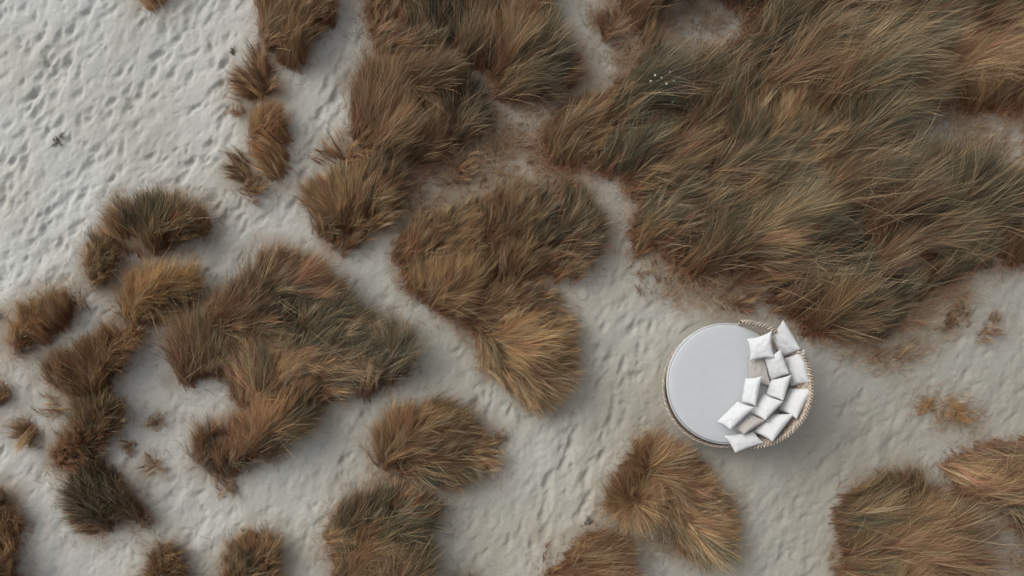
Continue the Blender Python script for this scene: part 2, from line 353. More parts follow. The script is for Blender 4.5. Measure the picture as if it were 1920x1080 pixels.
b.inputs["Roughness"].default_value = .95; b.inputs["Specular IOR Level"].default_value = .15
bp = t.nodes.new("ShaderNodeBump"); bp.inputs["Distance"].default_value = .012; bp.inputs["Strength"].default_value = .5
t.links.new(nz.outputs[0], bp.inputs["Height"]); t.links.new(bp.outputs[0], b.inputs["Normal"])
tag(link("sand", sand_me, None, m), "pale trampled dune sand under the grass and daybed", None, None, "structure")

def ground(x, y):
    x = np.asarray(x, float); y = np.asarray(y, float)
    i = np.clip(np.searchsorted(ax, x) - 1, 0, NX - 2); j = np.clip(np.searchsorted(ay, y) - 1, 0, NY - 2)
    fx = np.clip((x - ax[i]) / (ax[i + 1] - ax[i]), 0, 1); fy = np.clip((y - ay[j]) / (ay[j + 1] - ay[j]), 0, 1)
    return SZ[i, j] * (1 - fx) * (1 - fy) + SZ[i + 1, j] * fx * (1 - fy) + SZ[i, j + 1] * (1 - fx) * fy + SZ[i + 1, j + 1] * fx * fy

# ------------------------------------------------------------------ grass
m_grass, t, b = mat("dry_marram")
at = t.nodes.new("ShaderNodeAttribute"); at.attribute_name = "Col"
t.links.new(at.outputs["Color"], b.inputs["Base Color"])
b.inputs["Roughness"].default_value = .5; b.inputs["Specular IOR Level"].default_value = .35
tr = t.nodes.new("ShaderNodeBsdfTranslucent"); t.links.new(at.outputs["Color"], tr.inputs[0])
ms = t.nodes.new("ShaderNodeMixShader"); ms.inputs[0].default_value = .22
out = t.nodes["Material Output"]
t.links.new(b.outputs[0], ms.inputs[1]); t.links.new(tr.outputs[0], ms.inputs[2]); t.links.new(ms.outputs[0], out.inputs[0])

C_RED = np.array([.205, .082, .042]); C_BRN = np.array([.26, .155, .080]); C_GLD = np.array([.50, .345, .165])
C_PALE = np.array([.52, .42, .27]); C_OLV = np.array([.120, .108, .056]); C_GRN = np.array([.082, .088, .058]); C_ORG = np.array([.42, .21, .085])
GREEN_SPOTS = [(1065,420,80),(860,40,70),(1040,110,60),(1230,150,60),(1640,260,110),(1460,340,70),(1270,120,70),(1160,260,60),(640,600,60),(740,660,50),(700,960,60),(760,990,50),(1440,70,50),(1690,530,80),(175,940,40),(540,600,50),(1890,980,60),(880,210,50),(1560,460,60),(1340,430,60),(1230,380,50),(440,860,50),(1820,560,40),(1400,250,70),(1780,380,70)]

def blades(base, phi, L, th0, th1, curl, wid, c0, c1, K=5):
    n = len(base)
    tt = np.linspace(0, 1, K)
    seg = (L / (K - 1))[:, None]
    tm = (tt[:-1] + tt[1:])[None] / 2
    th = th0[:, None] + (th1 - th0)[:, None] * tm ** .8
    ph = phi[:, None] + curl[:, None] * tm
    d = np.stack([np.sin(th) * np.cos(ph), np.sin(th) * np.sin(ph), np.cos(th)], -1) * seg[..., None]
    pts = np.concatenate([np.zeros((n, 1, 3)), np.cumsum(d, 1)], 1) + base[:, None]
    tw = rng.normal(0, .6, n)
    side = np.stack([-np.sin(phi) * np.cos(tw), np.cos(phi) * np.cos(tw), np.sin(tw)], -1)
    wt = np.array([.8, 1, .9, .62, .12])[:K] if K == 5 else np.linspace(1, .15, K)
    off = side[:, None] * (wid[:, None] * wt[None])[..., None] * .5
    v = np.stack([pts - off, pts + off], 2).reshape(-1, 3)
    f = tt[None, :, None]
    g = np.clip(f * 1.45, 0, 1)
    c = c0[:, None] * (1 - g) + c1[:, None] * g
    c = np.repeat(c[:, :, None], 2, 2).reshape(-1, 3)
    k = np.arange(K - 1)[None] * 2 + (np.arange(n) * K * 2)[:, None]
    q = np.stack([k, k + 1, k + 3, k + 2], -1).reshape(-1, 4)
    return v, q, c

def one_clump(v, q, c, K):
    """drop strays that stand apart from a small plant"""
    n = len(v) // (2 * K)
    if n > 800 or n < 2: return v, q, c
    P = v.reshape(n, -1, 3); lo = P.min(1); hi = P.max(1); size = (hi - lo).max(1)
    gap = np.maximum(0, np.maximum(lo[:, None] - hi[None], lo[None] - hi[:, None]))
    nearm = np.sqrt((gap ** 2).sum(2)) <= np.maximum(.018, .45 * np.maximum(size[:, None], size[None]))
    lab = np.arange(n)
    for _ in range(400):
        new = np.where(nearm, lab[None], n).min(1)
        if (new == lab).all(): break
        lab = new
    best = np.bincount(lab).argmax(); keep = np.nonzero(lab == best)[0]
    v = P[keep].reshape(-1, 3); c = c.reshape(n, -1, 3)[keep].reshape(-1, 3)
    k = np.arange(K - 1)[None] * 2 + (np.arange(len(keep)) * K * 2)[:, None]
    return v, np.stack([k, k + 1, k + 3, k + 2], -1).reshape(-1, 4), c

def pick(n, green, org):
    """colour of each lock: tip and root"""
    r = rng.random(n)
    pg = np.clip(green, 0, .92)
    tip = np.empty((n, 3)); root = np.empty((n, 3))
    u = rng.random((n, 1)); s = rng.random((n, 1))
    dry = C_BRN + (C_GLD - C_BRN) * u ** 1.25
    dry = np.where(rng.random((n, 1)) < .10, C_PALE * (.75 + .25 * s), dry)
    dry = np.where(rng.random((n, 1)) < .14, C_RED * 1.5 + .06 * s, dry)
    grn = C_OLV + (C_GRN - C_OLV) * u
    grn = np.where(rng.random((n, 1)) < .2, C_PALE * .62, grn)
    tip = np.where((r < pg)[:, None], grn, dry)
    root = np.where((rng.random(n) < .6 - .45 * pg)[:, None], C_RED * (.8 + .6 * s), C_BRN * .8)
    if org:
        tip = C_ORG + (C_GLD - C_ORG) * u * .7; root = np.tile(C_ORG * .8, (n, 1))
    return tip, root

TOTAL = 0
prng = np.random.default_rng(404)
def tussock(p):
    global TOTAL
    fill = p.get("fill", 1.0); big = p.get("kind") == "stuff"
    sp = .082 if fill > .85 else .082 / math.sqrt(max(fill, .3))
    m_ = p["mask"]; ii, jj = np.nonzero(m_)
    x0, y1 = G(mpx[ii.min()], mpy[jj.min()]); x1, y0 = G(mpx[ii.max()], mpy[jj.max()])
    gx, gy = np.meshgrid(np.arange(x0, x1 + sp, sp), np.arange(y0, y1 + sp, sp), indexing='ij')
    gx = gx.ravel(); gy = gy.ravel()
    gx = gx + rng.uniform(-.5, .5, gx.size) * sp; gy = gy + rng.uniform(-.5, .5, gx.size) * sp
    px, py = to_px(gx, gy)
    z0 = .27 * p["L"] / .7
    # keep what reads inside the traced patch when seen at foliage height
    s_ = samp(p["soft"], px, py); k = samp(m_.astype(float), px, py) > .5
    s_ = s_ / max(p["soft"].max(), .15); k0 = k.copy()
    k &= rng.random(k.size) < np.clip((s_ - .06) * 1.7, .12, 1)
    fr_ = rng.random(k.size) < .60
    k &= (s_ > (.52 if fill > .85 else .2)) | fr_
    k &= (fbm(gx, gy, .5, 141, 2) > (.33 if big else .36)) | (rng.random(k.size) < .25)
    if fill < .9: k &= rng.random(k.size) < .55 + .45 * fill
    if k.sum() < 5: k = k0
    if k.sum() < 5:
        q = rng.integers(0, len(ii), 8)
        gx, gy = G(mpx[ii[q]], mpy[jj[q]]); px, py = to_px(gx, gy); s_ = np.full(8, .6); k = np.ones(8, bool)
    gx, gy, px, py, s_ = gx[k], gy[k], px[k], py[k], s_[k]
    f = (CAM_H - z0) / CAM_H
    gx, gy = gx * f, gy * f
    n = gx.size
    cx, cy = gx.mean(), gy.mean()
    # tuft: lean
    e = np.clip((s_ - .5) * 2.2, 0, 1)
    wob = (fbm(gx, gy, .9, 71, 2) - .5) * R(95 if big else 70)
    wob = wob + (vnoise(gx, gy, .33, 75) - .5) * R(38)
    a = R(p["a"]) + wob
    # single plants inside the patch: every tuft belongs to the nearest plant
    ca_, sa_ = math.cos(R(p["a"])), math.sin(R(p["a"]))
    uu, vv = gx * ca_ + gy * sa_, -gx * sa_ + gy * ca_
    cs = .62 if big else .42
    nc = max(2, int((uu.max() - uu.min()) / 1.55 * (vv.max() - vv.min()) / cs ** 2 * 1.0))
    ku, kv = rng.uniform(uu.min(), uu.max(), nc), rng.uniform(vv.min(), vv.max(), nc)
    best = np.full(n, 1e9); sec = np.full(n, 1e9); cid = np.zeros(n, int)
    for q in range(nc):
        d = np.hypot((uu - ku[q]) / 1.55, vv - kv[q])
        lt = d < best
        sec = np.where(lt, best, np.minimum(sec, d)); cid = np.where(lt, q, cid); best = np.where(lt, d, best)
    gapc = np.clip((sec - best) / (.30 if big else .2), 0, 1)
    cL = np.random.default_rng(nc).uniform(.5 if big else .7, 1.18, nc); cA = np.random.default_rng(nc + 1).normal(0, R(13 if big else 20), nc)
    cT = np.random.default_rng(nc + 2).uniform(.62, 1.3, nc); cG = np.random.default_rng(nc + 3).normal(0, .28, nc)
    a = a + cA[cid] + np.clip((vv - kv[cid]) / cs, -1, 1) * R(26)
    drop = (gapc < .42) & (rng.random(n) < (.55 if big else .3))
    Lgap = np.where(drop, .40, 1.0)
    # outward direction from the patch border
    gxp, gyp = samp(p["soft"], px + 9, py) - samp(p["soft"], px - 9, py), samp(p["soft"], px, py + 9) - samp(p["soft"], px, py - 9)
    ox, oy = -gxp, gyp
    on = np.hypot(ox, oy) + 1e-6
    cxv, cyv = gx - cx, gy - cy; cn = np.hypot(cxv, cyv) + 1e-6
    fo = np.clip(on * 14, 0, 1) * .6; fc = np.clip(cn / (.5 * cn.max()), 0, 1) * .7
    ox = ox / on * fo + cxv / cn * fc; oy = oy / on * fo + cyv / cn * fc
    wr = p["rad"] * .62
    dx = np.cos(a) * (1 - wr) + ox * wr; dy = np.sin(a) * (1 - wr) + oy * wr
    phi_t = np.arctan2(dy, dx)
    lean = np.clip(np.hypot(dx, dy), .3, 1)
    green = p["gr"] * .42 + (fbm(gx, gy, 1.3, 81, 3) - .5) * 1.1 * (p["gr"] > 0)
    for (qx, qy, qr) in GREEN_SPOTS:
        green = green + 1.1 * np.exp(-((px - qx) ** 2 + (py - qy) ** 2) / qr ** 2)
    green = green + cG[cid] * (p["gr"] > 0)
    rel = np.clip((uu - ku[cid]) / (cs * 1.4), -1.2, 1.2) if p["gr"] >= 0 else 0 * uu
    green = green + (.30 * np.clip(rel, 0, 1) - .25 * np.clip(-rel, 0, 1)) * (p["gr"] > .06)
    tone = np.clip((fbm(gx, gy, .8, 91, 3) - .5) * 1.3 + .5, 0, 1) * cT[cid]
    Lt = (p["L"] * 1.12 if big else p["L"] * 1.3) * ((.5 if big else .68) + (.5 if big else .32) * e) * (.78 + .44 * vnoise(gx, gy, .28, 95)) * cL[cid] * ((.42 + .58 * gapc ** .7) if big else (.72 + .28 * gapc)) * Lgap
    NL, NB = (6, 14) if fill > .85 else (3, 8)
    # locks in each tuft
    rep = np.repeat(np.arange(n), NL); N1 = rep.size
    lx = gx[rep] + rng.normal(0, .045, N1); ly = gy[rep] + rng.normal(0, .045, N1)
    lphi = phi_t[rep] + rng.normal(0, .24, N1)
    lL = Lt[rep] * rng.uniform(.72, 1.22, N1)
    lth1 = R(min(92, p["th"] + (8 if big else 14))) * (.55 + .45 * lean[rep]) * (1.06 - (.26 if big else .12) * gapc[rep]) * rng.uniform(.72, 1.12, N1)
    lth0 = rng.uniform(R(12), R(42), N1)
    lcurl = rng.normal(0, .28, N1)
    tip, root = pick(N1, green[rep], p["gr"] < 0)
    if p["gr"] >= 0:
        red = (rng.random(N1) < np.clip(.10 - .55 * rel[rep] + .9 * (fbm(gx, gy, .7, 151, 2)[rep] - .5), .03, .75))[:, None]
        tip = np.where(red, C_RED * .95 + (C_BRN * 1.2 - C_RED) * rng.random((N1, 1)), tip)
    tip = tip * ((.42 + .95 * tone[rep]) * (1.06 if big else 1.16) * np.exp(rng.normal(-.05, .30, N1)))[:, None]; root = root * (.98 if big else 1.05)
    hue = np.array([1 + prng.normal(0, .018), 1.0, 1 + prng.normal(0, .035)]) * (1 + prng.normal(0, .06))     # every plant its own age and tone
    tip = tip * hue; root = root * hue
    # blades in each lock
    rp = np.repeat(np.arange(N1), NB); N2 = rp.size
    ang = rng.uniform(0, 2 * math.pi, N2); rr = np.abs(rng.normal(0, .030, N2))
    bL = lL[rp] * rng.uniform(.62, 1.1, N2)
    lre = (lL * np.sin((lth0 + lth1) / 2))[rp] * .95
    bphi = np.arctan2(lre * np.sin(lphi[rp]) - rr * np.sin(ang), lre * np.cos(lphi[rp]) - rr * np.cos(ang)) + rng.normal(0, .05, N2)
    bth1 = lth1[rp] * rng.uniform(.85, 1.13, N2)
    bth0 = lth0[rp] * rng.uniform(.6, 1.4, N2)
    fly = rng.random(N2) < .045
    bL = np.where(fly, bL * 1.22, bL); bphi = bphi + np.where(fly, rng.normal(0, .28, N2), 0)
    reach = bL * np.sin((bth0 + bth1) / 2)
    bx = lx[rp] + rr * np.cos(ang) - .42 * lL[rp] * np.sin((lth0 + lth1)[rp] / 2) * np.cos(lphi[rp])
    by = ly[rp] + rr * np.sin(ang) - .42 * lL[rp] * np.sin((lth0 + lth1)[rp] / 2) * np.sin(lphi[rp])
    keep = np.hypot(bx - BED[0], by - BED[1]) > 1.12
    sb = s_[rep][rp]
    keep &= rng.random(N2) < (np.clip(.30 + .70 * (sb - .35) / .5, .28, 1) if fill > .85 else 1.0)
    bz = ground(bx, by) - .01
    base = np.stack([bx, by, bz], -1)
    wid = rng.uniform(.0034, .0064, N2)
    jit = rng.uniform(.8, 1.2, (N2, 1))
    sel = np.nonzero(keep)[0]
    btip = tip[rp] * jit; btip[fly] = (C_PALE * 1.15 + (C_GLD - C_PALE) * rng.random((N2, 1)))[fly]
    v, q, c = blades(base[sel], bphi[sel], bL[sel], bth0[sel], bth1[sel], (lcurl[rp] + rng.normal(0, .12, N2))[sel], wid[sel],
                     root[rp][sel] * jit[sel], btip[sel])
    # dead thatch round the roots: short, flat, every which way
    nt_ = int(n * (10 if fill > .85 else 4))
    ri = rng.integers(0, n, nt_)
    sh = .30 * p["L"] * np.sin(R(p["th"]) / 2)
    tsp = .10 if fill > .85 else .05
    tx = gx[ri] + rng.normal(0, tsp, nt_) - sh * np.cos(phi_t[ri]); ty = gy[ri] + rng.normal(0, tsp, nt_) - sh * np.sin(phi_t[ri])
    tk = np.hypot(tx - BED[0], ty - BED[1]) > 1.2; tx, ty = tx[tk], ty[tk]; nt_ = tx.size
    u = rng.random((nt_, 1)) ** 1.2
    tc = C_RED * 1.1 + (C_BRN * 1.25 - C_RED) * u if p["gr"] >= 0 else C_ORG * (.7 + .5 * u)
    tv, tq, tcc = blades(np.stack([tx, ty, ground(tx, ty) + rng.uniform(.0, .05, nt_)], -1), rng.uniform(0, 6.28, nt_), rng.uniform(.10, .26, nt_) * (.5 + .7 * p["L"]),
                         rng.uniform(R(30), R(75), nt_), rng.uniform(R(72), R(102), nt_), rng.normal(0, .8, nt_), rng.uniform(.005, .009, nt_), tc, tc * 1.25, 4)
    TOTAL += len(sel) + nt_
    v, q, c = one_clump(v, q, c, 5); tv, tq, tcc = one_clump(tv, tq, tcc, 4)
    name = p.get("n", "marram_tussock")
    org = np.array([cx, cy, float(ground(cx, cy))])
    o = bpy.data.objects.new(name, None); COL.objects.link(o); o.location = org
    o.empty_display_size = .2
    if big: tag(o, p["label"], p["cat"], None, "stuff")
    else: tag(o, p["label"], "grass tussock", CL)
    link("leaf_blades", np_mesh("leaf_blades", v - org, q, c), o, m_grass)
    link("root_thatch", np_mesh("root_thatch", tv - org, tq, tcc), o, m_grass)
    return o
def dead_mat(p):
    ii, jj = np.nonzero(p["soft"] > .12)
    n = int(len(ii) * (MS / PPM) ** 2 * 1900 * p["d"])
    q = rng.integers(0, len(ii), n)
    px = mpx[ii[q]] + rng.uniform(0, MS, n); py = mpy[jj[q]] + rng.uniform(0, MS, n)
    x, y = G(px, py)
    k = (rng.random(n) < samp(p["soft"], px, py) * 1.3) & (fbm(x, y, .3, 131, 2) > rng.uniform(.3, .62, n)) & (np.hypot(x - BED[0], y - BED[1]) > 1.25)
    x, y = x[k], y[k]; n = x.size
    u = rng.random((n, 1)); c = np.where(rng.random((n, 1)) < .28, C_RED * (1.2 + u), C_BRN * (.8 + .9 * u)); c = np.where(rng.random((n, 1)) < .5, C_PALE * (.55 + .45 * u), c)
    v, q, cc = blades(np.stack([x, y, ground(x, y) + .004], -1), R(45) + rng.normal(0, .9, n), rng.uniform(.12, .40, n), rng.uniform(R(22), R(75), n), rng.uniform(R(78), R(100), n), rng.normal(0, .9, n), rng.uniform(.004, .008, n), c, c * 1.2, 4)
    tag(link("dead_grass", np_mesh("dead_grass", v, q, cc), None, m_grass), p["label"], "dead grass", None, "stuff")
for p in PATCH: tussock(p)
for p in LITTER: dead_mat(p)
# loose dead blades on the sand all round the plants
ii, jj = np.nonzero((NEAR > .04) & (NEAR < .62))
n = 30000; q = rng.integers(0, len(ii), n)
px = mpx[ii[q]] + rng.uniform(0, MS, n); py = mpy[jj[q]] + rng.uniform(0, MS, n)
x, y = G(px, py)
k = (fbm(x, y, .45, 161, 2) > rng.uniform(.28, .75, n)) & (np.hypot(x - BED[0], y - BED[1]) > 1.25) & (rng.random(n) < samp(NEAR, px, py) * 2.2)
x, y = x[k], y[k]; n = x.size; u = rng.random((n, 1))
c = np.where(rng.random((n, 1)) < .4, C_RED * (1.1 + u), C_BRN * (.9 + .9 * u)); c = np.where(rng.random((n, 1)) < .35, C_PALE * (.55 + .4 * u), c)
v, q, cc = blades(np.stack([x, y, ground(x, y) + .004], -1), R(40) + rng.normal(0, 1.2, n), rng.uniform(.08, .30, n), rng.uniform(R(35), R(85), n), rng.uniform(R(75), R(98), n), rng.normal(0, .9, n), rng.uniform(.004, .008, n), c, c * 1.15, 4)
tag(link("dead_grass", np_mesh("dead_grass", v, q, cc), None, m_grass), "loose dead blades strewn on the sand round every tussock", "dead grass", None, "stuff")
print("BLADES", TOTAL)

# ------------------------------------------------------------------ daybed
m_wick, t, b = mat("woven_wicker")
at = t.nodes.new("ShaderNodeAttribute"); at.attribute_name = "Col"
t.links.new(at.outputs["Color"], b.inputs["Base Color"]); b.inputs["Roughness"].default_value = .6
def fabric(name, c):
    m, t, b = mat(name)
    nz = t.nodes.new("ShaderNodeTexNoise"); nz.inputs["Scale"].default_value = 9; nz.inputs["Detail"].default_value = 5
    tc = t.nodes.new("ShaderNodeTexCoord"); t.links.new(tc.outputs["Object"], nz.inputs["Vector"])
    cr = t.nodes.new("ShaderNodeValToRGB")
    cr.color_ramp.elements[0].color = (c[0] * .93, c[1] * .93, c[2] * .93, 1); cr.color_ramp.elements[1].color = (c[0] * 1.04, c[1] * 1.04, c[2] * 1.04, 1)
    t.links.new(nz.outputs[0], cr.inputs[0]); t.links.new(cr.outputs[0], b.inputs["Base Color"])
    b.inputs["Roughness"].default_value = .85; b.inputs["Specular IOR Level"].default_value = .2
    bp = t.nodes.new("ShaderNodeBump"); bp.inputs["Strength"].default_value = .12; bp.inputs["Distance"].default_value = .01
    t.links.new(nz.outputs[0], bp.inputs["Height"]); t.links.new(bp.outputs[0], b.inputs["Normal"])
    return m
m_matt = fabric("grey_white_canvas", (.545, .562, .573)); m_lit = fabric("lit_white_cotton", (.66, .67, .675)); m_shaded = fabric("shaded_white_cotton", (.615, .62, .615)); m_taupe = fabric("taupe_linen", (.43, .40, .37))  # white cushions get two tones: front ones painted as lit, back ones as shaded
m_leg, t, b = mat("dark_rattan_core"); b.inputs["Base Color"].default_value = (.12, .085, .06, 1)

bed = bpy.data.objects.new("round_daybed", None); COL.objects.link(bed); bed.location = (BED[0], BED[1], 0)
tag(bed, "round wicker daybed with a pale grey mattress and curved backrest on the sand", "daybed")
W_LT, W_DK = np.array([.50, .425, .35]), np.array([.20, .145, .10])

def weave_sheet(path_in, ns, nz_, cells_s, cells_z, dep, closed):
    """path_in(s, t) -> point; displaced basket weave, s along, t up"""
    s = np.linspace(0, 1, ns, endpoint=not closed); t_ = np.linspace(0, 1, nz_)
    S, T = np.meshgrid(s, t_, indexing='ij')
    P, Nn = path_in(S, T)
    par = np.where((np.floor(T * cells_z).astype(int) % 2) == 0, 1, -1)
    wv = par * np.sin(S * cells_s * math.pi) * .6 + .4 * np.abs(np.sin(T * cells_z * math.pi)) ** .5
    P = P + Nn * (dep * wv)[..., None]
    u = np.clip(.5 + .5 * wv, 0, 1)[..., None] * (.8 + .4 * vnoise(S * cells_s, T * cells_z, 1.0, 33))[..., None]
    c = W_DK + (W_LT - W_DK) * u
    return P.reshape(-1, 3), grid_quads(ns, nz_, closed), c.reshape(-1, 3)

# base drum
FR = .930; BZ = .335
OFF = np.array([-.030, -.050, 0])         # the mattress is pushed back against the backrest
def drum(S, T):
    th = S * 2 * math.pi
    r = FR - .05 * (1 - T) + .02 * np.sin(T * math.pi)
    P = np.stack([r * np.cos(th), r * np.sin(th), .06 + (BZ - .06) * T], -1) + OFF
    return P, np.stack([np.cos(th), np.sin(th), 0 * th], -1)
v, q, c = weave_sheet(drum, 1120, 45, 140, 8, .007, True)
link("wicker_base", np_mesh("wicker_base", v, q, c), bed, m_wick)
# deck inside the drum
th = np.linspace(0, 2 * math.pi, 96, endpoint=False)
rr = np.array([.01, .5, .93]); 
P = np.stack([np.outer(np.cos(th), rr), np.outer(np.sin(th), rr), np.full((96, 3), BZ - .02)], -1).reshape(-1, 3) + OFF
link("deck", np_mesh("deck", P, grid_quads(96, 3, True), np.tile(W_DK, (288, 1))), bed, m_wick)
# plaited rims: two strands twisted round each other
def rope(path, ns, rad, strand, turns, closed):
    V, Q, C = [], [], []; o = 0
    s = np.linspace(0, 1, ns, endpoint=not closed)
    P = path(s)
    tan = (np.roll(P, -1, 0) - np.roll(P, 1, 0)) if closed else np.gradient(P, axis=0)
    tan /= np.linalg.norm(tan, axis=1)[:, None]
    up = np.array([0, 0, 1.0]); sd = np.cross(tan, up); sd /= np.linalg.norm(sd, axis=1)[:, None]; up2 = np.cross(sd, tan)
    for k in range(2):
        a = s * turns * 2 * math.pi + k * math.pi
        ctr = P + (sd * np.cos(a)[:, None] + up2 * np.sin(a)[:, None]) * rad
        M = 7; b_ = np.linspace(0, 2 * math.pi, M + 1)
        ring = ctr[:, None] + (sd[:, None] * np.cos(b_)[None, :, None] + up2[:, None] * np.sin(b_)[None, :, None]) * strand
        q = grid_quads(ns, M + 1, closed) + o
        tone = .75 + .5 * vnoise(s * turns * 2 + k * 9, s * 0 + k, 1.0, 35)
        cc = (W_DK + (W_LT - W_DK) * (.75 if k else 1.0)) * tone[:, None]
        V.append(ring.reshape(-1, 3)); Q.append(q); C.append(np.repeat(cc[:, None], M + 1, 1).reshape(-1, 3)); o += ns * (M + 1)
    return np.concatenate(V), np.concatenate(Q), np.concatenate(C)
v, q, c = rope(lambda s: np.stack([(FR + .012) * np.cos(s * 2 * math.pi), (FR + .012) * np.sin(s * 2 * math.pi), 0 * s + BZ + .012], -1) + OFF, 1300, .0155, .0135, 66, True)
link("plaited_rim", np_mesh("plaited_rim", v, q, c), bed, m_wick)
# backrest: arc from the top round the right side to the bottom, tallest in the middle, leaning out
A0, A1 = R(78), R(-74)
def back_top(s):
    f = np.sin(np.clip(s, 0, 1) * math.pi) ** .7
    return .50 + .47 * f, .985 + .115 * f
def backwall(off):
    def fn(S, T):
        th = A0 + (A1 - A0) * S
        zt, rt = back_top(S)
        r = FR + off + (rt - FR) * T ** 1.2
        P = np.stack([r * np.cos(th), r * np.sin(th), BZ - .06 + (zt - BZ + .06) * T], -1) + OFF * (1 - T)[..., None]
        sg = 1 if off > 0 else -1
        return P, np.stack([np.cos(th), np.sin(th), 0 * th], -1) * sg
    return fn
v1, q1, c1 = weave_sheet(backwall(.02), 700, 60, 62, 12, .007, False)
v2, q2, c2 = weave_sheet(backwall(-.02), 700, 60, 62, 12, .007, False)
link("backrest", np_mesh("backrest", np.concatenate([v1, v2]), np.concatenate([q1, q2 + len(v1)]), np.concatenate([c1, c2])), bed, m_wick)
def back_path(s):
    s2 = s * 1.0
    th = A0 + (A1 - A0) * s2
    zt, rt = back_top(s2)
    return np.stack([rt * np.cos(th), rt * np.sin(th), zt + .015], -1)
v, q, c = rope(back_path, 700, .021, .018, 32, False)
link("backrest_rim", np_mesh("backrest_rim", v, q, c), bed, m_wick)
# end posts of the backrest
for a, sgn in ((A0, 0), (A1, 1)):
    z0, r0 = back_top(np.array([float(sgn)]))
    def post(s, a=a, z0=z0, r0=r0):
        r = FR + (r0 - FR) * s
        return np.stack([r * math.cos(a) + OFF[0] * (1 - s), r * math.sin(a) + OFF[1] * (1 - s), .30 + (z0 - .29) * s], -1)
    s = np.linspace(0, 1, 24); P = post(s); M = 10; b_ = np.linspace(0, 2 * math.pi, M + 1)
    rg = P[:, None] + np.stack([np.cos(b_), np.sin(b_), 0 * b_], -1)[None] * .032
    link("backrest_post", np_mesh("backrest_post", rg.reshape(-1, 3), grid_quads(24, M + 1), np.tile(W_LT * .8, (24 * (M + 1), 1))), bed, m_wick)
for k in range(5):
    a = R(36 + 72 * k); bmx = bmesh.new()
    bmesh.ops.create_cone(bmx, cap_ends=True, segments=14, radius1=.035, radius2=.045, depth=.12)
    me = bpy.data.meshes.new("foot"); bmx.to_mesh(me); bmx.free()
    f = link("foot", me, bed, m_leg); f.location = (.85 * math.cos(a) + OFF[0], .85 * math.sin(a) + OFF[1], .045)
# mattress: thick round pad with rounded edge and piping
MR = .945; MZ0, MZ1 = .33, .45
prof = [(0.001, MZ1 + .012), (.3, MZ1 + .012), (.6, MZ1 + .009), (.8, MZ1 + .005), (.9, MZ1), (MR - .02, MZ1 - .008)]
for k in range(7):
    a = R(75 - 25 * k); prof.append((MR - .045 + .045 * math.cos(a), (MZ0 + MZ1) / 2 + .052 * math.sin(a)))
prof.append((.85, MZ0 + .004))
pr = np.array(prof); nth = 160; th = np.linspace(0, 2 * math.pi, nth, endpoint=False)
wv = 1 + .0025 * np.sin(th * 3 + 1) + .002 * np.sin(th * 7)
P = np.stack([np.outer(np.cos(th) * wv, pr[:, 0]), np.outer(np.sin(th) * wv, pr[:, 0]), np.tile(pr[:, 1], (nth, 1))], -1)
P[..., 2] += (fbm(P[..., 0], P[..., 1], .35, 51, 2) - .5) * .010
matt = link("mattress", np_mesh("mattress", P.reshape(-1, 3), grid_quads(nth, len(pr), True)), bed, m_matt)
M = 6; b_ = np.linspace(0, 2 * math.pi, M + 1)
for zc in (MZ1 - .012,):
    ring = np.stack([np.outer(np.cos(th) * wv, MR - .012 + .007 * np.cos(b_)), np.outer(np.sin(th) * wv, MR - .012 + .007 * np.cos(b_)), np.tile(zc + .007 * np.sin(b_), (nth, 1))], -1)
    link("piping", np_mesh("piping", ring.reshape(-1, 3), grid_quads(nth, M + 1, True)), matt, m_matt)

# ------------------------------------------------------------------ cushions (corner places measured on a close survey crop)
def zp(x, y): return 1220 + x / 3.724, 580 + y / 3.724
CUSH = [
 ("large shaded white cushion at the top end of the backrest row, a corner pointing up", m_shaded, [(925,80,.95),(1045,280,.97),(920,332,.62),(845,178,.60)], .075),
 ("shaded white cushion leaning on the right of the backrest, below the topmost one", m_shaded, [(1070,285,.95),(1108,508,.95),(982,537,.62),(933,342,.62)], .08),
 ("shaded white cushion against the backrest below the dark gap showing wicker", m_shaded, [(1130,550,.94),(1018,762,.92),(895,700,.60),(968,553,.60)], .08),
 ("wide shaded white cushion against the lower right of the backrest", m_shaded, [(1000,730,.88),(850,922,.86),(722,852,.58),(838,733,.60)], .08),
 ("shaded white cushion hanging over the bottom rim of the daybed", m_shaded, [(790,930,.70),(592,1000,.66),(515,885,.56),(717,853,.60)], .065),
 ("shaded white cushion in the middle row under the star-shaped bright one", m_shaded, [(905,285,.86),(967,447,.86),(843,492,.60),(798,345,.60)], .07),
 ("shaded white cushion in the middle of the pile, right of the narrow front one", m_shaded, [(980,460,.86),(925,637,.86),(808,600,.60),(843,495,.60)], .07),
 ("shaded white diamond-placed cushion right of the bright lower front one", m_shaded, [(925,645,.84),(800,772,.84),(693,720,.58),(790,590,.60)], .07),
 ("taupe cushion in the lower part of the pile above the overhanging one", m_taupe, [(803,775,.76),(650,872,.72),(586,832,.56),(690,730,.60)], .065),
 ("taupe cushion lying nearly flat on the mattress below the star-shaped bright one", m_taupe, [(800,330,.56),(842,540,.60),(690,500,.51),(672,350,.51)], .055),
 ("small bright white cushion with pinched star corners at the front of the pile", m_lit, [(845,153,.80),(862,337,.80),(694,358,.62),(673,208,.62)], .07),
 ("narrow bright white cushion standing at the front middle of the pile", m_lit, [(772,470,.78),(732,672,.78),(638,652,.56),(663,483,.58)], .07),
 ("bright white cushion at the lower front, lying out on the mattress", m_lit, [(722,685,.78),(556,840,.72),(463,786,.56),(610,643,.58)], .07),
]
